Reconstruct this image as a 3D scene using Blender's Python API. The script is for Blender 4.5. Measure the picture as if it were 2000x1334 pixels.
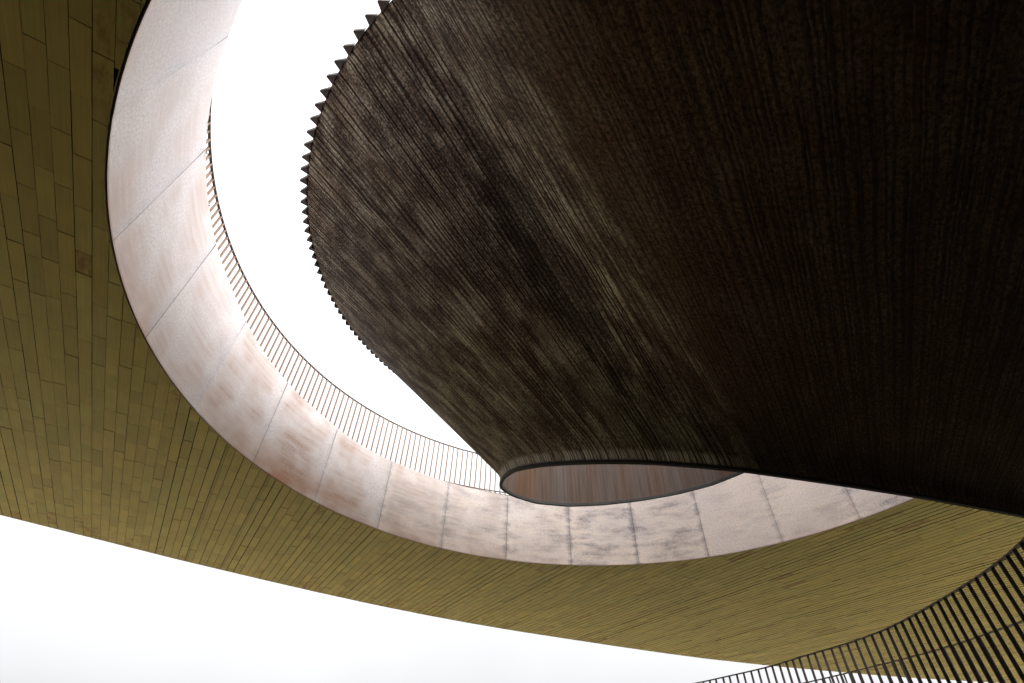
import bpy, math, random
import numpy as np
from mathutils import Matrix, Vector

random.seed(11)
rng = np.random.default_rng(5)
scene = bpy.context.scene
for o in list(bpy.data.objects):
    bpy.data.objects.remove(o)

# ------------------------------------------------------------------ units
H = 4.14            # metres from the eye to the soffit
EYE = 1.6           # eye height above the ground


def W(x, y, z):
    """plan units (1 = eye-to-soffit height) to metres"""
    return (x * H, y * H, EYE + z * H)


# ------------------------------------------------------------------ camera
PITCH, ROLL, FPX = 0.773937, 0.0321363, 973.604
ct, st, cr, sr = math.cos(PITCH), math.sin(PITCH), math.cos(ROLL), math.sin(ROLL)
FW = Vector((0, ct, st))
UP0 = Vector((0, -st, ct))
RT0 = Vector((1, 0, 0))
RT = cr * RT0 + sr * UP0
UP = -sr * RT0 + cr * UP0
cam = bpy.data.cameras.new("camera")
cam.sensor_width = 36.0
cam.lens = FPX / 2000.0 * 36.0
cam.clip_start = 0.05
cam.clip_end = 3000
camo = bpy.data.objects.new("camera", cam)
m = Matrix((RT, UP, -FW)).transposed().to_4x4()
m.translation = Vector((0, 0, EYE))
camo.matrix_world = m
scene.collection.objects.link(camo)
scene.camera = camo

# ------------------------------------------------------------------ sky, sun, exposure
SUN_EL, SUN_AZ = 58.0, 118.0     # azimuth clockwise from +Y
world = bpy.data.worlds.new("World")
scene.world = world
world.use_nodes = True
wt = world.node_tree
wt.nodes.clear()
sky = wt.nodes.new("ShaderNodeTexSky")
sky.sky_type = 'NISHITA'
sky.sun_disc = False
sky.sun_elevation = math.radians(SUN_EL)
sky.sun_rotation = math.radians(SUN_AZ)
sky.air_density = 1.0
sky.dust_density = 4.0
hs = wt.nodes.new("ShaderNodeHueSaturation")
hs.inputs["Saturation"].default_value = 0.06     # a closed white cloud cover
bg = wt.nodes.new("ShaderNodeBackground")
bg.inputs["Strength"].default_value = 0.15
wo = wt.nodes.new("ShaderNodeOutputWorld")
wt.links.new(sky.outputs[0], hs.inputs["Color"])
# overcast: brightest overhead, dimmer towards the horizon, with faint cloud structure
wc = wt.nodes.new("ShaderNodeTexCoord")
wsep = wt.nodes.new("ShaderNodeSeparateXYZ")
wt.links.new(wc.outputs["Generated"], wsep.inputs[0])
wmr = wt.nodes.new("ShaderNodeMapRange")
wmr.interpolation_type = 'SMOOTHSTEP'
wmr.inputs[1].default_value, wmr.inputs[2].default_value = 0.10, 0.85
wmr.inputs[3].default_value, wmr.inputs[4].default_value = 0.50, 1.62
wt.links.new(wsep.outputs[2], wmr.inputs[0])
wn = wt.nodes.new("ShaderNodeTexNoise")
wn.inputs["Scale"].default_value = 2.6
wn.inputs["Detail"].default_value = 3.0
wt.links.new(wc.outputs["Generated"], wn.inputs["Vector"])
wm2 = wt.nodes.new("ShaderNodeMapRange")
wm2.inputs[1].default_value, wm2.inputs[2].default_value = 0.3, 0.7
wm2.inputs[3].default_value, wm2.inputs[4].default_value = 0.96, 1.05
wt.links.new(wn.outputs["Fac"], wm2.inputs[0])
wmu = wt.nodes.new("ShaderNodeMath")
wmu.operation = 'MULTIPLY'
wt.links.new(wmr.outputs[0], wmu.inputs[0])
wt.links.new(wm2.outputs[0], wmu.inputs[1])
wvm = wt.nodes.new("ShaderNodeVectorMath")
wvm.operation = 'SCALE'
wt.links.new(hs.outputs[0], wvm.inputs[0])
wt.links.new(wmu.outputs[0], wvm.inputs["Scale"])
wt.links.new(wvm.outputs[0], bg.inputs["Color"])
wt.links.new(bg.outputs[0], wo.inputs[0])

sl = bpy.data.lights.new("sun", 'SUN')
sl.energy = 0.6
sl.angle = math.radians(25)
sl.color = (1.0, 0.96, 0.90)
so = bpy.data.objects.new("sun", sl)
az, el = math.radians(SUN_AZ), math.radians(SUN_EL)
sd = Vector((math.sin(az) * math.cos(el), math.cos(az) * math.cos(el), math.sin(el)))
so.rotation_euler = sd.to_track_quat('Z', 'Y').to_euler()
so.location = sd * 60
scene.collection.objects.link(so)

scene.view_settings.view_transform = 'Standard'
scene.view_settings.look = 'None'
scene.view_settings.exposure = 1.7
scene.view_settings.gamma = 1.0
scene.view_settings.use_curve_mapping = False
scene.render.engine = 'CYCLES'
scene.cycles.max_bounces = 4
scene.cycles.diffuse_bounces = 3
scene.cycles.glossy_bounces = 2
scene.cycles.use_adaptive_sampling = True
scene.cycles.adaptive_threshold = 0.012
scene.cycles.use_denoising = True
scene.cycles.denoising_prefilter = 'FAST'
scene.cycles.caustics_reflective = False

# ------------------------------------------------------------------ node helpers


class NT:
    def __init__(s, name):
        s.m = bpy.data.materials.new(name)
        s.m.use_nodes = True
        s.t = s.m.node_tree
        s.b = s.t.nodes["Principled BSDF"]

    def n(s, typ, **kw):
        nd = s.t.nodes.new(typ)
        for k, v in kw.items():
            setattr(nd, k, v)
        return nd

    def set(s, sock, v):
        if v is None:
            return
        if isinstance(v, bpy.types.NodeSocket):
            s.t.links.new(v, sock)
        else:
            sock.default_value = v

    def math(s, op, a, b=None, c=None, clamp=False):
        nd = s.n("ShaderNodeMath", operation=op, use_clamp=clamp)
        for i, v in enumerate((a, b, c)):
            s.set(nd.inputs[i], v)
        return nd.outputs[0]

    def mix(s, f, a, b, blend='MIX'):
        nd = s.n("ShaderNodeMix", data_type='RGBA', blend_type=blend)
        s.set(nd.inputs[0], f)
        for i, v in ((6, a), (7, b)):
            if isinstance(v, tuple) and len(v) == 3:
                v = (*v, 1)
            s.set(nd.inputs[i], v)
        return nd.outputs[2]

    def ramp(s, v, lo, hi, a=0.0, b=1.0):
        nd = s.n("ShaderNodeMapRange", clamp=True)
        s.set(nd.inputs[0], v)
        for i, q in enumerate((lo, hi, a, b)):
            nd.inputs[i + 1].default_value = q
        return nd.outputs[0]

    def uv(s, name="UVMap"):
        return s.n("ShaderNodeUVMap", uv_map=name).outputs[0]

    def scale(s, vec, sc, off=(0, 0, 0)):
        nd = s.n("ShaderNodeMapping")
        s.set(nd.inputs[0], vec)
        nd.inputs["Scale"].default_value = sc
        nd.inputs["Location"].default_value = off
        return nd.outputs[0]

    def noise(s, vec, sc, det=4, rough=0.55, dist=0.0):
        nd = s.n("ShaderNodeTexNoise")
        s.set(nd.inputs["Vector"], vec)
        nd.inputs["Scale"].default_value = sc
        nd.inputs["Detail"].default_value = det
        nd.inputs["Roughness"].default_value = rough
        nd.inputs["Distortion"].default_value = dist
        return nd.outputs["Fac"]

    def attr(s, name):
        nd = s.n("ShaderNodeAttribute", attribute_name=name)
        sp = s.n("ShaderNodeSeparateColor")
        s.t.links.new(nd.outputs["Color"], sp.inputs[0])
        return sp.outputs[0], sp.outputs[1], sp.outputs[2]

    def sep(s, vec):
        nd = s.n("ShaderNodeSeparateXYZ")
        s.set(nd.inputs[0], vec)
        return nd.outputs

    def comb(s, x, y, z=0.0):
        nd = s.n("ShaderNodeCombineXYZ")
        for i, v in enumerate((x, y, z)):
            s.set(nd.inputs[i], v)
        return nd.outputs[0]

    def bump(s, h, st, dist=0.01):
        nd = s.n("ShaderNodeBump")
        nd.inputs["Strength"].default_value = st
        nd.inputs["Distance"].default_value = dist
        s.set(nd.inputs["Height"], h)
        s.t.links.new(nd.outputs[0], s.b.inputs["Normal"])

    def fin(s, col, rough=0.6, spec=0.3, metal=0.0):
        s.set(s.b.inputs["Base Color"], (*col, 1) if isinstance(col, tuple) else col)
        s.set(s.b.inputs["Roughness"], rough)
        s.b.inputs["Specular IOR Level"].default_value = spec
        s.b.inputs["Metallic"].default_value = metal
        return s.m


# ------------------------------------------------------------------ materials
def mat_panel():
    """olive-brass soffit tiles; tone = (brightness, rust, random)"""
    t = NT("olive_metal_tile")
    r, g, b = t.attr("tone")
    uv = t.uv()
    base = t.mix(b, (0.410, 0.316, 0.104), (0.378, 0.322, 0.110))
    brush = t.noise(t.scale(uv, (1.2, 46, 1)), 1.0, 4, 0.6)
    cloud = t.noise(t.scale(uv, (2.2, 3.2, 1)), 1.0, 3, 0.5)
    k = t.math('MULTIPLY', r, t.ramp(brush, 0.25, 0.75, 0.86, 1.12))
    k = t.math('MULTIPLY', k, t.ramp(cloud, 0.25, 0.75, 0.90, 1.10))
    col = t.mix(1.0, base, t.comb(k, k, k), 'MULTIPLY')
    rn = t.noise(t.scale(uv, (5, 9, 1), (3, 1, 0)), 1.0, 6, 0.68)
    rm = t.ramp(t.math('ADD', rn, t.math('MULTIPLY', g, 0.42)), 0.70, 0.90)
    rm = t.math('MULTIPLY', rm, 0.8)
    col = t.mix(rm, col, (0.24, 0.105, 0.028))
    fine = t.noise(t.scale(uv, (70, 90, 1)), 1.0, 2, 0.6)
    t.bump(t.math('ADD', brush, t.math('MULTIPLY', fine, 0.4)), 0.12, 0.004)
    return t.fin(col, t.ramp(brush, 0.2, 0.8, 0.46, 0.62), 0.16)


def mat_fascia():
    """pale pink weathered plates; wear = (rust, grey stain, peach)"""
    t = NT("pale_weathered_plate")
    r, g, b = t.attr("wear")
    uv = t.uv()
    loc = t.sep(t.uv("Local"))
    x, y = loc[0], loc[1]
    u = t.sep(uv)
    white = t.mix(b, (0.605, 0.58, 0.595), (0.76, 0.63, 0.55))
    grain = t.noise(t.scale(uv, (30, 34, 1)), 1.0, 2, 0.85)
    soft = t.noise(t.scale(uv, (0.9, 1.3, 1)), 1.0, 3, 0.55)
    col = t.mix(t.ramp(soft, 0.35, 0.65, 0.0, 0.55), white, (0.66, 0.60, 0.59))
    d = t.math('MINIMUM', x, t.math('ADD', t.math('SUBTRACT', 1.0, x), 0.03))
    # rubbed grey-blue strip beside each seam
    pat = t.noise(t.scale(uv, (1.6, 1.5, 1), (1, 9, 0)), 1.0, 2, 0.5)
    strip = t.math('MULTIPLY', t.ramp(x, 0.02, 0.17, 1.0, 0.0), t.math('MULTIPLY', t.ramp(pat, 0.38, 0.58), t.ramp(g, 0.1, 0.5, 1.0, 0.0)))
    col = t.mix(t.math('MULTIPLY', strip, 0.5), col, (0.52, 0.50, 0.525))
    # broad rust blooms dragged sideways along the plate, clear of the seams
    st1 = t.noise(t.scale(uv, (0.9, 13, 1), (7, 2, 0)), 1.0, 3, 0.65, 0.2)
    rmask = t.math('MULTIPLY', t.ramp(st1, 0.38, 0.62, 0.40, 1.0), t.ramp(pat, 0.38, 0.60))
    rmask = t.math('MULTIPLY', rmask, t.math('MULTIPLY', r, t.ramp(d, 0.03, 0.16)))
    rmask = t.math('MULTIPLY', rmask, t.ramp(grain, 0.38, 0.62, 0.25, 1.2), clamp=True)
    col = t.mix(t.math('MULTIPLY', rmask, 0.85), col, (0.375, 0.225, 0.155))
    # rust creeping up from the hem
    hem = t.math('MULTIPLY', t.ramp(y, 0.0, 0.36, 1.0, 0.0), t.ramp(soft, 0.30, 0.55))
    hem = t.math('MULTIPLY', hem, t.math('MULTIPLY', r, t.ramp(grain, 0.3, 0.7, 0.5, 1.1)))
    col = t.mix(t.math('MULTIPLY', hem, 0.85), col, (0.40, 0.185, 0.095))
    line = t.ramp(t.math('ADD', y, t.math('MULTIPLY', t.math('SUBTRACT', st1, 0.5), 0.03)), 0.0, 0.016, 0.75, 0.0)
    col = t.mix(line, col, (0.22, 0.09, 0.05))
    # grey-violet soot in brushed horizontal bands, made of short vertical ticks
    st2 = t.noise(t.scale(uv, (1.2, 5.0, 1), (3, 5, 0)), 1.0, 3, 0.66)
    pat2 = t.noise(t.scale(uv, (1.5, 1.9, 1), (4, 4, 0)), 1.0, 3, 0.6)
    tick = t.noise(t.scale(uv, (95, 14, 1)), 1.0, 2, 0.6)
    gm = t.math('MULTIPLY', t.ramp(st2, 0.42, 0.66), t.ramp(pat2, 0.36, 0.56))
    gm = t.math('MULTIPLY', gm, t.math('MULTIPLY', g, t.ramp(tick, 0.32, 0.62, 0.25, 1.0)))
    col = t.mix(t.math('MULTIPLY', gm, 0.95), col, (0.185, 0.155, 0.17))
    # soot along the vertical seams, and hanging from the top
    wv = t.noise(t.scale(uv, (0.6, 5.5, 1), (9, 3, 0)), 1.0, 4, 0.7)
    sm = t.ramp(t.math('SUBTRACT', t.math('MULTIPLY', wv, 0.30), d), 0.085, 0.15)
    sm = t.math('MULTIPLY', sm, t.math('MULTIPLY', t.math('POWER', g, 0.6), t.ramp(tick, 0.3, 0.6, 0.4, 1.0)))
    col = t.mix(t.math('MULTIPLY', sm, 0.85), col, (0.20, 0.165, 0.17))
    tm = t.math('MULTIPLY', t.ramp(y, 0.55, 1.0), t.ramp(pat2, 0.40, 0.62))
    tm = t.math('MULTIPLY', tm, t.math('MULTIPLY', g, t.ramp(tick, 0.3, 0.62, 0.2, 0.8)))
    col = t.mix(t.math('MULTIPLY', tm, 0.6), col, (0.30, 0.265, 0.28))
    k = t.ramp(grain, 0.36, 0.64, 0.84, 1.12)
    col = t.mix(1.0, col, t.comb(k, k, k), 'MULTIPLY')
    t.bump(grain, 0.25, 0.006)
    return t.fin(col, 0.7, 0.2)


def mat_funnel():
    """dark weathering steel with water runs; UV u = round the rim, v = down the plate (metres)"""
    t = NT("dark_streaked_steel")
    uv = t.uv()
    u = t.sep(uv)
    w1 = t.noise(t.scale(uv, (1.6, 1.1, 1)), 1.0, 1, 0.5)
    w2 = t.noise(t.scale(uv, (9, 5.0, 1)), 1.0, 2, 0.6)
    warp = t.math('ADD', t.math('MULTIPLY', t.math('SUBTRACT', w1, 0.5), 0.05), t.math('MULTIPLY', t.math('SUBTRACT', w2, 0.5), 0.032))
    uu = t.math('ADD', u[0], warp)

    def runs(n, width, seed):
        v = t.n("ShaderNodeTexVoronoi", voronoi_dimensions='1D', feature='DISTANCE_TO_EDGE')
        t.set(v.inputs["W"], t.math('MULTIPLY_ADD', uu, n, seed))
        v.inputs["Scale"].default_value = 1.0
        v.inputs["Randomness"].default_value = 0.9
        fade = t.noise(t.comb(t.math('MULTIPLY', uu, n * 0.9), t.math('MULTIPLY', u[1], 0.5), seed), 1.0, 2, 0.5)
        ln = t.ramp(v.outputs["Distance"], width * 0.45, width, 1.0, 0.0)
        return t.math('MULTIPLY', ln, t.ramp(fade, 0.34, 0.50))
    lines = t.math('MAXIMUM', runs(10.5, 0.20, 3.1), t.math('MULTIPLY', runs(21.0, 0.27, 8.7), 0.8))
    gr = t.noise(t.scale(uv, (34, 26, 1)), 1.0, 2, 0.85)
    patch = t.noise(t.scale(uv, (1.15, 0.62, 1), (2.4, 0.7, 0)), 1.0, 4, 0.55)
    patch2 = t.noise(t.scale(uv, (3.4, 1.9, 1), (5, 3, 0)), 1.0, 4, 0.62)
    col = t.mix(t.ramp(patch2, 0.42, 0.64), (0.150, 0.112, 0.082), (0.300, 0.262, 0.205))
    dk = t.ramp(t.math('ADD', t.math('MULTIPLY', patch, 0.55), t.math('MULTIPLY', patch2, 0.45)), 0.44, 0.545, 1.0, 0.0)
    dk = t.math('MULTIPLY', dk, t.ramp(gr, 0.36, 0.62, 1.0, 0.35))
    col = t.mix(t.math('MULTIPLY', dk, 0.85), col, (0.036, 0.026, 0.025))
    # one large old stain in the middle of the shell
    ex = t.math('DIVIDE', t.math('SUBTRACT', u[0], 10.75), 0.62)
    ey = t.math('DIVIDE', t.math('SUBTRACT', u[1], 3.3), 1.9)
    ed = t.math('SQRT', t.math('ADD', t.math('MULTIPLY', ex, ex), t.math('MULTIPLY', ey, ey)))
    ed = t.math('ADD', ed, t.math('MULTIPLY', t.math('SUBTRACT', patch2, 0.5), 1.3))
    sm_ = t.math('MULTIPLY', t.ramp(ed, 0.62, 1.0, 1.0, 0.0), t.ramp(gr, 0.36, 0.64, 1.0, 0.5))
    col = t.mix(t.math('MULTIPLY', sm_, 0.85), col, (0.032, 0.025, 0.025))
    # rain-bleached minerals on one side; the brown rust skin opposite also carries painted shade
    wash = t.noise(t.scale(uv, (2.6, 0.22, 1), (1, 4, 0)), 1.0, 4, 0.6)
    bloom_shade = t.ramp(t.math('ADD', u[0], t.math('MULTIPLY', t.math('SUBTRACT', wash, 0.5), 1.5)), 9.35, 9.95)
    col = t.mix(bloom_shade, t.mix(t.ramp(patch2, 0.4, 0.62), (0.058, 0.034, 0.022), (0.080, 0.055, 0.040)), col)
    k = t.ramp(gr, 0.36, 0.64, 0.38, 1.62)
    col = t.mix(1.0, col, t.comb(k, k, k), 'MULTIPLY')
    col = t.mix(t.math('MULTIPLY', lines, t.math('MULTIPLY_ADD', bloom_shade, 0.40, 0.55)), col, (0.010, 0.004, 0.003))
    rib = t.noise(t.comb(t.math('MULTIPLY', uu, 5.0), t.math('MULTIPLY', u[1], 0.4)), 1.0, 3, 0.6)
    col = t.mix(t.ramp(rib, 0.55, 0.75, 0.0, 0.35), col, (0.075, 0.036, 0.018))
    # whitish streaky band along the rolled lip
    lp = t.sep(t.uv("Local"))
    lm = t.math('MULTIPLY', t.ramp(lp[1], 0.02, 0.05), t.ramp(lp[1], 0.12, 0.17, 1.0, 0.0))
    ln = t.noise(t.scale(uv, (9, 1.2, 1), (1, 8, 0)), 1.0, 3, 0.7)
    lm = t.math('MULTIPLY', lm, t.math('MULTIPLY', t.ramp(ln, 0.36, 0.62), t.math('SUBTRACT', 1.0, lines)))
    col = t.mix(t.math('MULTIPLY', t.math('MULTIPLY', lm, bloom_shade), 0.9), col, (0.52, 0.46, 0.41))
    col = t.mix(1.0, col, (1.18, 1.18, 1.20), 'MULTIPLY')
    h = t.math('SUBTRACT', t.math('MULTIPLY', gr, 0.6), lines)
    t.bump(h, 0.6, 0.005)
    return t.fin(col, 0.85, 0.08)


def mat_inner():
    t = NT("brown_plate_lining")
    uv = t.uv()
    a = t.noise(t.scale(uv, (3.6, 0.25, 1)), 1.0, 4, 0.6)
    b = t.noise(t.scale(uv, (30, 0.9, 1), (2, 1, 0)), 1.0, 4, 0.7)
    c = t.noise(t.scale(uv, (1.7, 0.2, 1), (6, 1, 0)), 1.0, 2, 0.5)
    col = t.mix(t.ramp(a, 0.38, 0.62), (0.068, 0.040, 0.027), (0.074, 0.057, 0.050))
    col = t.mix(t.ramp(c, 0.56, 0.64, 0.0, 0.8), col, (0.070, 0.036, 0.017))
    k = t.ramp(b, 0.32, 0.68, 0.68, 1.28)
    col = t.mix(1.0, col, t.comb(k, k, k), 'MULTIPLY')
    g = t.noise(t.scale(uv, (55, 55, 1)), 1.0, 2, 0.8)
    t.bump(g, 0.25, 0.004)
    return t.fin(col, 0.75, 0.08)


def mat_simple(name, col, rough=0.6, spec=0.3, var=0.25, sc=14.0, col2=None, metal=0.0):
    t = NT(name)
    tc = t.n("ShaderNodeTexCoord").outputs["Object"]
    n = t.noise(tc, sc, 4, 0.65)
    c2 = col2 or tuple(c * (1 - var) for c in col)
    c = t.mix(t.ramp(n, 0.32, 0.68), col, c2)
    t.bump(t.noise(tc, sc * 6, 2, 0.6), 0.15, 0.003)
    return t.fin(c, rough, spec, metal)


def mat_paving():
    t = NT("pale_paving")
    tc = t.n("ShaderNodeTexCoord").outputs["Object"]
    a = t.noise(tc, 0.7, 4, 0.6)
    b = t.noise(tc, 40, 3, 0.7)
    br = t.n("ShaderNodeTexBrick")
    t.set(br.inputs["Vector"], tc)
    br.inputs["Scale"].default_value = 1.2
    br.inputs["Mortar Size"].default_value = 0.008
    br.inputs["Color1"].default_value = (0.28, 0.24, 0.15, 1)
    br.inputs["Color2"].default_value = (0.24, 0.21, 0.13, 1)
    br.inputs["Mortar"].default_value = (0.14, 0.13, 0.11, 1)
    k = t.math('MULTIPLY', t.ramp(a, 0.3, 0.7, 0.85, 1.1), t.ramp(b, 0.3, 0.7, 0.92, 1.06))
    col = t.mix(1.0, br.outputs[0], t.comb(k, k, k), 'MULTIPLY')
    return t.fin(col, 0.8, 0.2)


def mat_lawn():
    t = NT("lawn")
    tc = t.n("ShaderNodeTexCoord").outputs["Object"]
    a = t.noise(tc, 0.35, 4, 0.6)
    b = t.noise(tc, 30, 3, 0.7)
    col = t.mix(a, (0.085, 0.100, 0.020), (0.115, 0.120, 0.030))
    k = t.ramp(b, 0.3, 0.7, 0.7, 1.2)
    col = t.mix(1.0, col, t.comb(k, k, k), 'MULTIPLY')
    return t.fin(col, 0.9, 0.1)


M = dict(
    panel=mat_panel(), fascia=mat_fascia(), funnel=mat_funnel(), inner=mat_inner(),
    backing=mat_simple("rusted_backing", (0.030, 0.014, 0.009), 0.8, 0.1, 0.5, 9),
    slab=mat_simple("deck_slab", (0.30, 0.28, 0.25), 0.85, 0.2, 0.2, 3),
    joint_shade=mat_simple("black_joint_shade", (0.014, 0.012, 0.009), 0.85, 0.1, 0.3, 9),  # tile sides painted near-black to stand in for shade in the joints
    plate_edge=mat_simple("rusty_plate_edge", (0.055, 0.028, 0.018), 0.8, 0.1, 0.4, 20),
    trim=mat_simple("pale_trim", (0.50, 0.42, 0.30), 0.5, 0.3, 0.3, 20),
    tooth=mat_simple("dark_tooth_steel", (0.110, 0.088, 0.085), 0.6, 0.25, 0.35, 20),
    shade_pier=mat_simple("shade_pier_steel", (0.045, 0.032, 0.025), 0.8, 0.15, 0.4, 3),
    rim=mat_simple("blackened_edge", (0.007, 0.006, 0.005), 0.7, 0.3, 0.4, 20),
    bar=mat_simple("rusty_bar", (0.27, 0.19, 0.145), 0.65, 0.2, 0.3, 22, (0.20, 0.13, 0.095)),
    rail=mat_simple("dark_brown_rail", (0.12, 0.085, 0.068), 0.6, 0.25, 0.4, 18),
    near=mat_simple("dark_bronze_bar", (0.066, 0.048, 0.041), 0.5, 0.35, 0.4, 18),
    asphalt=mat_simple("dark_asphalt", (0.050, 0.046, 0.043), 0.9, 0.15, 0.3, 25),
    paving=mat_paving(), lawn=mat_lawn(),
    weed=mat_simple("weed_leaf", (0.13, 0.15, 0.025), 0.7, 0.2, 0.4, 40),
)

# ------------------------------------------------------------------ object helpers
COL = scene.collection


def mesh(name, verts, faces, mat, uvs=None, uv2=None, tone=None, tone_name="tone", smooth=False, edge=None, nface=0):
    me = bpy.data.meshes.new(name)
    me.from_pydata([tuple(v) for v in verts], [], faces)
    me.materials.append(mat)
    li = np.empty(len(me.loops), dtype=np.int32)
    me.loops.foreach_get("vertex_index", li)
    for nm, uu in (("UVMap", uvs), ("Local", uv2)):
        if uu is not None:
            a = np.asarray(uu, dtype=np.float32)
            lay = me.uv_layers.new(name=nm)
            lay.data.foreach_set("uv", a[li].ravel())
    if tone is not None:
        at = me.color_attributes.new(name=tone_name, type='FLOAT_COLOR', domain='POINT')
        a = np.ones((len(verts), 4), dtype=np.float32)
        a[:, :3] = np.asarray(tone, dtype=np.float32)
        at.data.foreach_set("color", a.ravel())
    if edge is not None:                 # every face from number nface on is an edge face
        me.materials.append(edge)
        mi = np.zeros(len(me.polygons), dtype=np.int32)
        mi[nface if isinstance(nface, (list, np.ndarray)) else slice(nface, None)] = 1
        me.polygons.foreach_set("material_index", mi)
    if smooth:
        me.polygons.foreach_set("use_smooth", np.ones(len(me.polygons), dtype=bool))
    me.update()
    return me


def link(name, me, parent=None):
    o = bpy.data.objects.new(name, me)
    COL.objects.link(o)
    if parent is not None:
        o.parent = parent
    return o


def thing(name, label, cat, group=None, loc=(0, 0, 0), data=None):
    o = bpy.data.objects.new(name, data)
    o.location = loc
    COL.objects.link(o)
    o["label"] = label
    o["category"] = cat
    if group:
        o["group"] = group
    return o


def struct(name, me):
    o = link(name, me)
    o["kind"] = "structure"
    return o


def sweep(pts, w, hgt, up=(0, 0, 1), closed=False):
    """flat bar along a polyline: w across, hgt up; returns verts, faces"""
    n = len(pts)
    V, F = [], []
    up = Vector(up)
    for i, p in enumerate(pts):
        a = Vector(pts[(i - 1) % n] if (closed or i > 0) else pts[i])
        b = Vector(pts[(i + 1) % n] if (closed or i < n - 1) else pts[i])
        t = (b - a).normalized()
        s = t.cross(up).normalized()
        q = s.cross(t).normalized()
        p = Vector(p)
        for sx, sy in ((-1, -1), (1, -1), (1, 1), (-1, 1)):
            V.append(p + s * (sx * w / 2) + q * (sy * hgt / 2))
    m_ = n if closed else n - 1
    for i in range(m_):
        a, b = i * 4, ((i + 1) % n) * 4
        for j in range(4):
            F.append((a + j, a + (j + 1) % 4, b + (j + 1) % 4, b + j))
    if not closed:
        F.append((0, 1, 2, 3))
        e = (n - 1) * 4
        F.append((e + 3, e + 2, e + 1, e))
    return V, F


# ------------------------------------------------------------------ ground
def sheet(name, poly, z, mat):
    return struct(name, mesh(name, [(x, y, z) for x, y in poly], [tuple(range(len(poly)))], mat))


sheet("lawn", [(-900, -900), (900, -900), (900, 900), (-900, 900)], 0.0, M["lawn"])
sheet("paving", [(-70, -45), (-3.4, -45), (-3.4, 4), (-2.7, 10), (2.6, 15.0), (7.0, 12.5), (10.5, 7), (60, 9), (60, 70), (-70, 70)], 0.004, M["paving"])
sheet("path", [(-3.4, -45), (13, -45), (12, -2), (10.5, 7), (7.0, 12.5), (2.6, 15.0), (-2.7, 10), (-3.4, 4)], 0.008, M["asphalt"])

# ------------------------------------------------------------------ raised deck with a round opening
CX, CY, R0 = 0.35169, 1.25442, 1.43308
GA = 2.097022
UD = np.array([math.cos(GA), math.sin(GA)])
VD = np.array([math.cos(GA - math.pi / 2), math.sin(GA - math.pi / 2)])
UC, VC = 0.908064, 0.934171
EDGE_V = np.array([-7.5, -2.2, -0.902, -0.726, -0.457, -0.13, 0.092, 0.356, 0.653, 1.03, 1.388, 1.687, 2.035, 2.438, 2.866, 3.323, 3.685, 4.275, 4.693, 5.102, 5.514, 5.873, 6.6, 7.4])
EDGE_U = np.array([1.6, 2.98, 3.185, 3.212, 3.252, 3.304, 3.328, 3.357, 3.384, 3.405, 3.407, 3.396, 3.368, 3.318, 3.260, 3.190, 3.121, 2.968, 2.835, 2.695, 2.545, 2.380, 2.05, 1.62])


def edge_u(v):
    return float(np.interp(v, EDGE_V, EDGE_U))


def XY(u, v):
    q = UD * u + VD * v
    return float(q[0]), float(q[1])


deck = thing("deck", "raised deck with olive metal tile soffit and a large round opening", "deck", loc=W(CX, CY, 1.0))
DL = Vector(W(CX, CY, 1.0))


def part(name, me, parent=deck, off=DL):
    o = link(name, me, parent)
    o.matrix_parent_inverse = Matrix.Translation(-off)
    return o


def project(p):
    d = Vector(p) - Vector((0, 0, EYE))
    z = d.dot(FW)
    if z < 0.05:
        return None
    return 1000 + FPX * d.dot(RT) / z, 667 - FPX * d.dot(UP) / z


ROW, LEN, V0 = 0.03625, 0.1455, -0.529
RC = R0 + 0.0068            # tiles stop a little short of the opening
TH = 0.0050                 # tile thickness
UMIN, VMIN, VMAX = -2.2, -2.2, 6.6
USLAB, VSLAB = -6.5, -6.5


def near_u(v):
    """near edge of the deck: it stops short on the right"""
    return float(np.interp(v, [2.2, 2.7, 4.5, 6.6], [USLAB, 0.15, 0.55, 0.8]))

tiles = []                  # (verts, faces, uv, tone, area)


def ring_band(v):
    d = RC * RC - (v - VC) ** 2
    return math.sqrt(d) if d > 0 else -1.0


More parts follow.
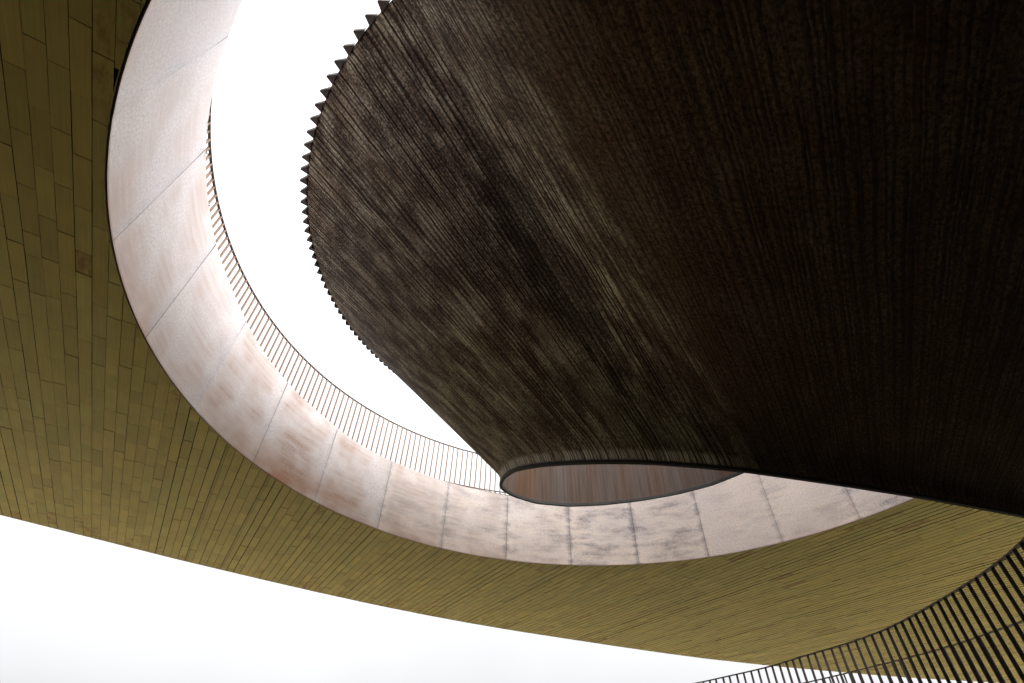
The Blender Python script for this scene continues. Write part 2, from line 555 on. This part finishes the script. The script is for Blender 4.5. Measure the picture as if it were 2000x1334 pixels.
def add_tile(u0, u1, v0, v1, tone, rust, rnd, zo, tu, tv):
    near = abs((u0 + u1) / 2 - UC) < RC + LEN and abs((v0 + v1) / 2 - VC) < RC + ROW
    M_ = 15 if near else 2
    vs = [v0 + (v1 - v0) * i / (M_ - 1) for i in range(M_)]
    sides = ['full']
    if near:
        sides = ['lo', 'hi']
    for side in sides:
        A, B = [], []
        for v in vs:
            a, b = u0, min(u1, edge_u(v))
            s = ring_band(v)
            if side == 'lo':
                b = min(b, UC - max(s, 0))
                if abs(v0 + 0.4928) < 0.006:
                    b = min(b, 0.662)      # the end piece of this row has fallen out beside the opening
            elif side == 'hi':
                a = max(a, UC + max(s, 0))
            if b - a > 0.0006:
                A.append((a, v))
                B.append((b, v))
        if len(A) < 2:
            continue
        poly = A + B[::-1]
        # drop collinear interior points of uncut tiles
        if all(abs(p[0] - A[0][0]) < 1e-9 for p in A):
            A2 = [A[0], A[-1]]
        else:
            A2 = A
        if all(abs(p[0] - B[0][0]) < 1e-9 for p in B):
            B2 = [B[0], B[-1]]
        else:
            B2 = B
        poly = A2 + B2[::-1]
        um = (u0 + u1) / 2
        vm = (v0 + v1) / 2
        n = len(poly)
        V, UVs = [], []
        for zlev in (0, TH):
            for (u, v) in poly:
                x, y = XY(u, v)
                z = 1.0 + zo + tu * (u - um) + tv * (v - vm) + zlev
                V.append(W(x, y, z))
                UVs.append((u * H + rnd * 37, v * H + rnd * 11))
        F = [tuple(range(n)), tuple(range(2 * n - 1, n - 1, -1))]
        for i in range(n):
            j = (i + 1) % n
            F.append((j, i, n + i, n + j))
        c = project(V[0])
        ar = 0.0
        pp = [project(V[i]) for i in range(n)]
        if all(p is not None for p in pp):
            mx = sum(p[0] for p in pp) / n
            my = sum(p[1] for p in pp) / n
            if -30 < mx < 2030 and -30 < my < 1360:
                for i in range(n):
                    (xa, ya), (xb, yb) = pp[i], pp[(i + 1) % n]
                    ar += xa * yb - xb * ya
                ar = abs(ar) / 2
        tiles.append((V, F, UVs, (tone, rust, rnd), ar))


i0 = int((VMIN - V0) / ROW) - 1
i1 = int((VMAX - V0) / ROW) + 1
SPLIT = {12: 0.30, 17: 0.34, 61: 0.4}
for ri in range(i0, i1):
    va = V0 + ri * ROW
    g = random.choice((0.0009, 0.0012, 0.0016, 0.0020, 0.0026, 0.0032)) if ri != 8 else 0.0036
    strips = [(va + g * 0.5, va + ROW - g * 0.5)]
    if ri in SPLIT:
        s = va + ROW * SPLIT[ri]
        strips = [(va + g * .5, s - 0.0004), (s + 0.0004, va + ROW - g * .5)]
    off = random.random() * LEN
    u = max(UMIN, near_u(va)) + off - LEN
    rowtone = random.uniform(0.97, 1.03)
    vm = va + ROW / 2
    ue = edge_u(vm)
    lap = random.choice((0.0, 0.008, 0.015, 0.02, 0.028, 0.04, 0.055))     # how far this row hangs below its neighbour
    while u < ue + 0.01:
        L_ = LEN * random.choice((1, 1, 1, 1, 1, 1, 0.55))
        ge = random.choice((0.0003, 0.0006, 0.0008, 0.0012, 0.0016))
        tone = rowtone * random.choice((0.88, 0.94, 0.97, 1.0, 1.0, 1.02, 1.04, 1.09))
        rust = 0.0
        um = u + L_ / 2
        d_in = math.hypot(um - UC, vm - VC) - RC
        if d_in < 0.10 and random.random() < 0.22:
            rust = random.uniform(0.3, 0.8)
        if ue - um < 0.24 and random.random() < 0.38:
            rust = random.uniform(0.25, 0.75)
        elif random.random() < 0.012:
            rust = random.uniform(0.3, 0.9)
        if -0.54 < va < -0.48 and 0.55 < um < 0.85:
            rust = 0.55
        zo = random.uniform(-0.0005, 0.0005)
        tu, tv = random.uniform(-0.004, 0.004), random.uniform(-0.006, 0.006) + lap * float(np.interp(vm, [-0.4, 0.6], [0.3, 1.0]))
        if math.hypot(um - UC, vm - VC) > RC - LEN:
            rnd = random.random()
            for k, (a, b) in enumerate(strips):
                tn = tone * (0.80 if ri in SPLIT and k == 0 else 1.0)
                add_tile(u, u + L_ - ge, a, b, tn, rust, rnd, zo, tu, tv)
        u += L_

order = sorted(range(len(tiles)), key=lambda i: -tiles[i][4])
big = set(order[:298])
for i in order[:298]:
    V, F, UVs, tone, ar = tiles[i]
    part("soffit_tile", mesh("soffit_tile", V, F, M["panel"], UVs, tone=[tone] * len(V), edge=M["joint_shade"], nface=1))
AV, AF, AU, AT, AE = [], [], [], [], []
for i, (V, F, UVs, tone, ar) in enumerate(tiles):
    if i in big:
        continue
    b0 = len(AV)
    AV += V
    AU += UVs
    AT += [tone] * len(V)
    AE += list(range(len(AF) + 1, len(AF) + len(F)))
    AF += [tuple(b0 + q for q in f) for f in F]
o = part("soffit_tiling", mesh("soffit_tiling", AV, AF, M["panel"], AU, tone=AT, edge=M["joint_shade"], nface=AE))
o["kind"] = "stuff"


# backing sheet and slab: the same outline with the round hole, as a grid of strips
def outline_grid(z, r, inset, flip=False, step=0.06):
    V, F = [], []

    def quad(a, b, c, d):
        k = len(V)
        V.extend([a, b, c, d])
        F.append((k, k + 1, k + 2, k + 3) if not flip else (k + 3, k + 2, k + 1, k))
    vs = list(np.linspace(VSLAB, VC - r, 60)) + [VC - r * math.cos(math.pi * k / 180) for k in range(1, 180)] + list(np.linspace(VC + r, VMAX - 0.02, 60))

    def chord(v):
        d = r * r - (v - VC) ** 2
        return math.sqrt(d) if d > 1e-9 else 0.0
    for a, b in zip(vs[:-1], vs[1:]):
        ea, eb = edge_u(a) - inset, edge_u(b) - inset
        ua, ub = near_u(a), near_u(b)
        pa = lambda u, v: W(*XY(u, v), z)
        if a >= VC - r - 1e-9 and b <= VC + r + 1e-9:
            sa, sb = chord(a), chord(b)
            quad(pa(min(ua, UC - sa), a), pa(UC - sa, a), pa(UC - sb, b), pa(min(ub, UC - sb), b))
            quad(pa(UC + sa, a), pa(ea, a), pa(eb, b), pa(UC + sb, b))
        else:
            quad(pa(ua, a), pa(ea, a), pa(eb, b), pa(ub, b))
    return V, F


V, F = outline_grid(1.0 + TH + 0.004, R0 + 0.0055, 0.002)
part("backing_sheet", mesh("backing_sheet", V, F, M["backing"]))
V, F = outline_grid(1.355, R0 + 0.020, 0.002)
part("deck_floor", mesh("deck_floor", V, F, M["slab"]))
ep = [(edge_u(v) + 0.004, v) for v in np.linspace(VSLAB, VMAX, 160)]
V, F = [], []
for (u, v) in ep:
    x, y = XY(u, v)
    V += [W(x, y, 1.001), W(x, y, 1.42)]
for i in range(len(ep) - 1):
    F.append((2 * i, 2 * i + 2, 2 * i + 3, 2 * i + 1))
part("outer_fascia", mesh("outer_fascia", V, F, M["slab"]))

# pale cut edge round the opening
def circ(r, z, a0, a1, n):
    return [W(CX + r * math.cos(math.radians(a0 + (a1 - a0) * i / n)), CY + r * math.sin(math.radians(a0 + (a1 - a0) * i / n)), z) for i in range(n + 1)]


V, F = sweep(circ(RC - 0.0004, 1.0 + 0.0006, 0, 360, 240)[:-1], 0.0011 * H, 0.004 * H, closed=True)
part("edge_trim", mesh("edge_trim", V, F, M["trim"]))

# fascia plates, one every fourteen degrees
HT_A = [-200, 20, 40, 60, 80, 100, 140, 150, 158, 164, 171.6, 180, 188, 195, 202, 209, 216, 224, 240, 300]
HT_Z = [1.6, 1.60, 1.55, 1.47, 1.39, 1.356, 1.365, 1.388, 1.400, 1.410, 1.431, 1.458, 1.470, 1.484, 1.498, 1.519, 1.545, 1.555, 1.56, 1.56]


def fz(a):
    return float(np.interp(a, HT_A, HT_Z))


WEAR = {216: (0.25, 0.03, 0.05), 202: (0.40, 0.05, 0.10), 188: (0.60, 0.05, 0.18), 174: (0.50, 0.06, 0.18), 160: (0.85, 0.10, 0.25),
        146: (1.25, 0.10, 0.30), 132: (1.05, 0.20, 0.35), 118: (0.75, 0.55, 0.65), 104: (0.50, 0.75, 0.75), 90: (0.25, 1.0, 0.8),
        76: (0.15, 1.2, 0.85), 62: (0.10, 0.95, 0.85), 48: (0.10, 0.35, 1.0), 34: (0.25, 0.45, 0.9), 20: (0.15, 0.95, 0.7), 6: (0.2, 0.4, 0.6)}
for k in range(-1, 17):
    a0 = 20 + 14 * k
    if a0 > 230:
        break
    a1 = a0 + 14
    g = 0.018 if a0 >= 146 else 0.022
    wear = WEAR.get(a0, (0.2, 0.2, 0.4))
    nu, nv = 14, 8
    V, U1, U2, F = [], [], [], []
    dr = random.uniform(-0.0006, 0.0006)
    for lay, rr in enumerate((R0 + dr, R0 + 0.003 + dr)):
        for j in range(nv + 1):
            for i in range(nu + 1):
                s, tt = i / nu, j / nv
                open_top = 0.10 * tt ** 6 if a0 >= 146 else 0.0
                a = a0 + g + open_top + (a1 - a0 - 2 * g - open_top) * s
                zt = fz(a)
                z = 0.9975 + (zt - 0.9975) * tt
                V.append(W(CX + rr * math.cos(math.radians(a)), CY + rr * math.sin(math.radians(a)), z))
                U1.append((math.radians(a) * R0 * H, z * H))
                U2.append((s, (z - 0.9975) / 0.40))
    w = nu + 1
    B0 = w * (nv + 1)
    idx = lambda l, j, i: l * B0 + j * w + i
    for j in range(nv):
        for i in range(nu):
            F.append((idx(0, j, i), idx(0, j + 1, i), idx(0, j + 1, i + 1), idx(0, j, i + 1)))
            F.append((idx(1, j, i), idx(1, j, i + 1), idx(1, j + 1, i + 1), idx(1, j + 1, i)))
    for i in range(nu):
        F.append((idx(0, 0, i), idx(0, 0, i + 1), idx(1, 0, i + 1), idx(1, 0, i)))
        F.append((idx(0, nv, i), idx(1, nv, i), idx(1, nv, i + 1), idx(0, nv, i + 1)))
    for j in range(nv):
        F.append((idx(0, j, 0), idx(1, j, 0), idx(1, j + 1, 0), idx(0, j + 1, 0)))
        F.append((idx(0, j, nu), idx(0, j + 1, nu), idx(1, j + 1, nu), idx(1, j, nu)))
    part("fascia_plate", mesh("fascia_plate", V, F, M["fascia"], U1, U2, tone=[wear] * len(V), tone_name="wear", smooth=False, edge=M["plate_edge"], nface=2 * nu * nv))
# rest of the ring, out of the picture
V, F = [], []
AA = np.linspace(244, 366, 60)
for a in AA:
    for z in (0.9975, 1.56 if a < 340 else 1.36):
        V.append(W(CX + R0 * math.cos(math.radians(a)), CY + R0 * math.sin(math.radians(a)), z))
for i in range(len(AA) - 1):
    F.append((2 * i, 2 * i + 1, 2 * i + 3, 2 * i + 2))
UV = [(math.radians(AA[i // 2]) * R0 * H, (i % 2) * 2.0) for i in range(len(V))]
part("rear_fascia", mesh("rear_fascia", V, F, M["fascia"], UV, UV, tone=[(0.2, 0.2, 0.4)] * len(V), tone_name="wear"))
# dark ring behind the plates, seen only through the seams
V, F = [], []
AA = np.linspace(0, 246, 300)
for a in AA:
    for z in (1.003, fz(a) - 0.012):
        rr = R0 + 0.0048
        V.append(W(CX + rr * math.cos(math.radians(a)), CY + rr * math.sin(math.radians(a)), z))
for i in range(len(AA) - 1):
    F.append((2 * i, 2 * i + 1, 2 * i + 3, 2 * i + 2))
part("backing_ring", mesh("backing_ring", V, F, M["rim"]))


# ------------------------------------------------------------------ railings
def railing(label, pts, zb, zt, mat_bar, mat_rail, spacing, bw, bt, rw, rh, group=None, step_rail=None):
    """pts: dense plan polyline (plan units); vertical flat bars every `spacing` metres"""
    P = np.array(pts, float) * H
    seg = np.hypot(*(P[1:] - P[:-1]).T)
    s = np.r_[0, np.cumsum(seg)]
    z0, z1 = EYE + zb * H, EYE + zt * H
    root = thing("railing", label, "railing", group, loc=(P[0, 0], P[0, 1], z0))
    off = Vector((P[0, 0], P[0, 1], z0))
    n = int(s[-1] / 0.08)
    rp = []
    for i in range(n + 1):
        q = s[-1] * i / n
        rp.append((np.interp(q, s, P[:, 0]), np.interp(q, s, P[:, 1]), z1))
    V, F = sweep(rp, rw, rh)
    part("top_rail", mesh("top_rail", V, F, mat_rail, smooth=False), root, off)
    rp2 = [(a, b, z0 + 0.06) for a, b, c in rp]
    V, F = sweep(rp2, rw * 0.8, rh)
    part("bottom_rail", mesh("bottom_rail", V, F, mat_rail), root, off)
    hb = z1 - z0 - rh * 0.5 - 0.001
    bx, by = bw / 2, bt / 2
    V = [(x, y, z) for z in (0, hb) for x, y in ((-by, -bx), (by, -bx), (by, bx), (-by, bx))]
    F = [(3, 2, 1, 0), (4, 5, 6, 7), (0, 1, 5, 4), (1, 2, 6, 5), (2, 3, 7, 6), (3, 0, 4, 7)]
    me = mesh("baluster", V, F, mat_bar)
    q = spacing * 0.5
    while q < s[-1]:
        x, y = np.interp(q, s, P[:, 0]), np.interp(q, s, P[:, 1])
        x2, y2 = np.interp(q + 0.02, s, P[:, 0]), np.interp(q + 0.02, s, P[:, 1])
        x1, y1 = np.interp(q - 0.02, s, P[:, 0]), np.interp(q - 0.02, s, P[:, 1])
        o = bpy.data.objects.new("baluster", me)
        COL.objects.link(o)
        o.parent = root
        o.location = (x - off.x, y - off.y, 0)
        o.rotation_euler = (random.gauss(0, 0.003), random.gauss(0, 0.003), math.atan2(y2 - y1, x2 - x1) + random.gauss(0, 0.02))
        q += spacing
    return root


def arc(r, a0, a1, n=200):
    return [(CX + r * math.cos(math.radians(a)), CY + r * math.sin(math.radians(a))) for a in np.linspace(a0, a1, n)]


railing("slender rusty bar railing standing along the pale rim of the round opening", arc(1.47, 218, 70), 1.362, 1.611,
        M["bar"], M["rail"], 0.1264, 0.032, 0.023, 0.036, 0.018)
railing("far outer railing of the upper deck, seen low behind the rim railing", arc(1.875, 127.6, 60), 1.362, 1.608,
        M["bar"], M["rail"], 0.135, 0.026, 0.018, 0.04, 0.018)
railing("short end of the outer deck railing, left of the gap behind the rim", arc(1.875, 150, 128.9), 1.362, 1.608,
        M["bar"], M["rail"], 0.135, 0.026, 0.018, 0.04, 0.018)

# near walkway with two railings at the lower right
NEAR = np.array([(0.45, 2.68), (0.761, 2.2856), (0.9314, 1.9814), (0.9671, 1.8516), (1.04, 1.6584), (1.0685, 1.5159), (1.062, 1.3227), (1.0456, 1.1427), (1.0307, 1.0444), (1.0022, 0.9376), (0.95, 0.80)])
NEAR2 = np.array([(0.85, 2.72), (1.1504, 2.2256), (1.2285, 2.021), (1.2893, 1.8453), (1.3364, 1.6933), (1.3521, 1.5458), (1.3654, 1.4172), (1.36, 1.25), (1.32, 1.05), (1.25, 0.85)])


def smooth_curve(P, n=160, it=40):
    s = np.r_[0, np.cumsum(np.hypot(*(P[1:] - P[:-1]).T))]
    q = np.linspace(0, s[-1], n)
    Q = np.c_[np.interp(q, s, P[:, 0]), np.interp(q, s, P[:, 1])]
    for _ in range(it):
        Q[1:-1] = 0.25 * Q[:-2] + 0.5 * Q[1:-1] + 0.25 * Q[2:]
    return Q


N1, N2 = smooth_curve(NEAR), smooth_curve(NEAR2)
railing("dark near railing sweeping up across the lower right corner, the upper of two", N1, 0.165, 0.42, M["near"], M["near"], 0.133, 0.034, 0.010, 0.036, 0.010)
railing("second dark railing behind the near one at the lower right", N2, 0.165, 0.42, M["near"], M["near"], 0.133, 0.026, 0.009, 0.034, 0.010)
V, F = [], []
for a, b in zip(N1, N2):
    d = (b - a) / np.hypot(*(b - a)) * 0.02
    for q in (a - d, b + d):
        V.append(W(q[0], q[1], 0.163))
        V.append(W(q[0], q[1], 0.125))
for i in range(len(N1) - 1):
    k = 4 * i
    F += [(k, k + 2, k + 6, k + 4), (k + 1, k + 5, k + 7, k + 3), (k, k + 4, k + 5, k + 1), (k + 2, k + 3, k + 7, k + 6)]
struct("walkway", mesh("walkway", V, F, M["asphalt"]))

# ------------------------------------------------------------------ funnel of weathering steel with a serrated rim
RT_, ZT = 1.165, 1.65
# (rim angle, foot x, foot y, foot z)
FOOT = [
    (-8, 2.12, 1.50, .610), (-30, 1.9698, 1.4463, .610), (-48, 1.6251, 1.3084, .611), (-60, 1.4457, 1.2480, .614), (-66, 1.3584, 1.2243, .620), (-76, 1.2088, 1.2011, .632), (-84, 1.0613, 1.1793, .643),
    (-96, .8751, 1.1638, .660), (-105, .7371, 1.1564, .673), (-113, .6254, 1.1514, .684), (-122, .4894, 1.1563, .697), (-131, .3977, 1.1625, .705), (-139, .3292, 1.1749, .713), (-150, .2373, 1.1990, .724),
    (-162, .1545, 1.2343, .738), (-170, .1020, 1.2627, .748), (-178, .0566, 1.2954, .758), (-187, .0169, 1.3327, .768), (-200, -.0120, 1.4042, .785), (-210, -.0234, 1.4811, .800), (-215, -.0201, 1.5128, .808),
    (-220, -.0046, 1.5549, .816), (-226, .0259, 1.6048, .826), (-236, .1049, 1.6807, .842), (-248, .2272, 1.7325, .860), (-258, .3662, 1.7593, .884), (-268, .5072, 1.7686, .910), (-278, .65, 1.7681, .940),
    (-287, .7881, 1.7428, .970), (-296, .8992, 1.6957, 1.0), (-304, 1.0, 1.64, 1.03)]
TOPC = [(-304, 1.165, 1.65), (-126, 1.165, 1.65), (-120, 1.165, 1.42), (-113, 1.16, 1.10), (-105, 1.15, .90), (-92, 1.19, .81), (-70, 1.35, .76), (-48, 1.60, .74), (-25, 1.90, .73), (-5, 2.0, .73)]
ta, tr, tz = (np.array([t[k] for t in TOPC], float) for k in range(3))
fa = np.array([f[0] for f in FOOT], float)
fp = np.array([f[1:] for f in FOOT], float)
NS = 420


def relax(A, n):
    for _ in range(n):
        B = A.copy()
        B[1:-1] = 0.25 * A[:-2] + 0.5 * A[1:-1] + 0.25 * A[2:]
        A = B
    return A


s_raw = np.r_[0, np.cumsum(np.linalg.norm(fp[1:] - fp[:-1], axis=1))]
q = np.linspace(0, s_raw[-1], NS)
ang = relax(np.interp(q, s_raw, fa), 30)
foot = relax(np.stack([np.interp(q, s_raw, fp[:, k]) for k in range(3)], 1), 10)
aa = np.linspace(-304, -5, 600)
tr_s, tz_s = relax(np.interp(aa, ta, tr), 90), relax(np.interp(aa, ta, tz), 90)


def top_at(a):
    r, z = float(np.interp(a, aa, tr_s)), float(np.interp(a, aa, tz_s))
    return CX + r * math.cos(math.radians(a)), CY + r * math.sin(math.radians(a)), z, r


top = np.array([top_at(a)[:3] for a in ang])

funnel = thing("funnel", "huge dark rust-streaked steel funnel with serrated rim inside the round opening", "funnel", loc=W(float(foot[:, 0].mean()), float(foot[:, 1].mean()), 0.62))
FO = Vector(funnel.location)
NV = 34
LIP = 0.030
V, UVs, F = [], [], []
for i in range(NS):
    a, b = top[i], foot[i]
    bb = b + np.array([0, 0, LIP])
    d = (a - bb)
    ln = np.linalg.norm(d)
    du = d / ln
    c0 = bb + du * 0.045
    col = [a + (c0 - a) * (j / (NV - 10)) for j in range(NV - 10 + 1)]
    for j in range(1, 10):                     # rolled lip: quadratic curve down to a vertical hem
        t = j / 9
        col.append((1 - t) ** 2 * c0 + 2 * t * (1 - t) * bb + t * t * b)
    L_ = 0.0
    for j, p in enumerate(col):
        if j:
            L_ += float(np.linalg.norm(p - col[j - 1]))
        V.append(W(*p))
        UVs.append((-math.radians(ang[i]) * RT_ * H, L_ * H))
m_ = len(col)
U2 = []
for i in range(NS):
    end = UVs[i * m_ + m_ - 1][1]
    U2 += [(0.0, end - UVs[i * m_ + j][1]) for j in range(m_)]
for i in range(NS - 1):
    for j in range(m_ - 1):
        F.append((i * m_ + j, i * m_ + j + 1, (i + 1) * m_ + j + 1, (i + 1) * m_ + j))
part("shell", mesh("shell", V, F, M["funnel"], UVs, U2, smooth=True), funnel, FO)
# vertical lining that stands on the foot
cen = foot.mean(0)
V, UVs, F = [], [], []
acc = 0.0
for i in range(NS):
    p = foot[i]
    t = foot[min(i + 1, NS - 1)] - foot[max(i - 1, 0)]
    nrm = np.array([-t[1], t[0], 0.0])
    nrm /= np.linalg.norm(nrm)
    nrm = -nrm                    # towards the inside of the loop
    pi = p + nrm * 0.004
    if i:
        acc += float(np.linalg.norm(foot[i] - foot[i - 1]))
    for j, zz in enumerate((p[2], p[2] + 0.15, 1.30)):
        V.append(W(pi[0], pi[1], zz))
        UVs.append((acc * H, zz * H))
for i in range(NS - 1):
    for j in range(2):
        F.append((i * 3 + j, i * 3 + 3 + j, i * 3 + 4 + j, i * 3 + 1 + j))
part("inner_lining", mesh("inner_lining", V, F, M["inner"], UVs, smooth=True), funnel, FO)
V, F = sweep([W(p[0], p[1], p[2] - 0.002) for p in foot], 0.010 * H, 0.009 * H)
part("foot_edge", mesh("foot_edge", V, F, M["rim"]), funnel, FO)
V, F = sweep([W(*(np.array(top_at(a)[:3]) + (-0.004 * math.cos(math.radians(a)), -0.004 * math.sin(math.radians(a)), 0.004))) for a in np.linspace(-303.5, -6, 260)], 0.003 * H, 0.004 * H)
part("rim_ring", mesh("rim_ring", V, F, M["tooth"]), funnel, FO)
# unseen wall added under the shell's low end, partly to shade its right side
SHADE_PIER = smooth_curve(np.array([(2.10, 1.37), (2.42, 1.05), (2.62, 0.45), (2.52, -0.3), (2.12, -0.95), (1.45, -1.4)]), 60, 30)
ln_ = [W(p[0], p[1], 0.12) for p in SHADE_PIER]
V, F = sweep(ln_, 0.03 * H, 1.006 * H)
part("shade_pier", mesh("shade_pier", V, F, M["shade_pier"]), funnel, FO)
# serration: 174 teeth round the rim, sharing one mesh
TOOTH = {}


def tooth_mesh(pit, grow=1.0):
    """saw tooth lying on the rim, local frame: x outward, y along the rim"""
    key = (round(pit, 1), round(grow, 1))
    if key not in TOOTH:
        L_ = math.radians(key[0]) * RT_ * H
        hi, lo, tip = 0.34 * L_, -0.36 * L_, -0.16 * L_
        o_ = 0.0235 * H * key[1]
        V = []
        for z in (-0.008 * H, 0.010 * H):
            V += [(-0.012, lo, z), (0.004, hi, z), (o_, tip + 0.006, z * 0.7), (o_ - 0.002, tip - 0.008, z * 0.7)]
        F = [(0, 3, 2, 1), (4, 5, 6, 7), (0, 1, 5, 4), (1, 2, 6, 5), (2, 3, 7, 6), (3, 0, 4, 7)]
        TOOTH[key] = mesh("tooth", V, F, M["tooth"])
    return TOOTH[key]


a = -302.0
while a < -12:
    ph = a % 360
    pit = 2.08 + ((ph - 190) * 0.020 if ph > 190 else (ph - 190) * 0.011)
    pit = min(max(pit, 1.6), 3.0)
    x, y, z, r = top_at(a)
    o = bpy.data.objects.new("tooth", tooth_mesh(pit, float(np.interp(ph, [150, 172, 200], [0.3, 0.45, 1.0]))))
    COL.objects.link(o)
    o.parent = funnel
    o.location = Vector(W(x, y, z)) - FO
    o.rotation_euler = (random.gauss(0, 0.02), random.gauss(0, 0.03), math.radians(a + random.gauss(0, 0.4)))
    a += pit

# ------------------------------------------------------------------ weeds in the joints of the rim
WEEDS = [(156.3, 0.055, "largest yellow-green weed sprouting on the pale rim below the bar railing"),
         (194.0, 0.05, "bright little weed on the left rim where the rail comes into sight"),
         (189.5, 0.04, "small weed on the left rim just below the bright one"),
         (205.0, 0.07, "dark weed tuft hiding the upper end of the rim railing"),
         (201.5, 0.06, "dark weed tuft between the first bars at the upper end of the railing"),
         (166.0, 0.03, "tiny weed at the foot of the bars, left of the largest weed"),
         (125.0, 0.035, "tiny weed on the rim where the outer railing begins")]
for a, sz, lab in WEEDS:
    r = R0 + 0.010
    x, y = CX + r * math.cos(math.radians(a)), CY + r * math.sin(math.radians(a))
    z = fz(a) - 0.004
    t = thing("weed", lab, "weed", "weeds growing on the rim", loc=W(x, y, z))
    V, F = [], []
    for i in range(14):
        th = random.random() * 6.28
        ln = sz * H * random.uniform(0.2, 0.4)
        d = Vector((math.cos(th), math.sin(th), random.uniform(0.3, 1.6))).normalized()
        s = d.cross(Vector((0, 0, 1))).normalized() * ln * 0.16
        b = Vector((random.gauss(0, 0.02), random.gauss(0, 0.02), 0))
        k = len(V)
        mid = b + d * ln * 0.55
        tip_ = b + d * ln + Vector((0, 0, -ln * 0.15))
        V += [b, mid + s, tip_, mid - s]
        F.append((k, k + 1, k + 2, k + 3))
    o = link("foliage", mesh("foliage", V, F, M["weed"]), t)
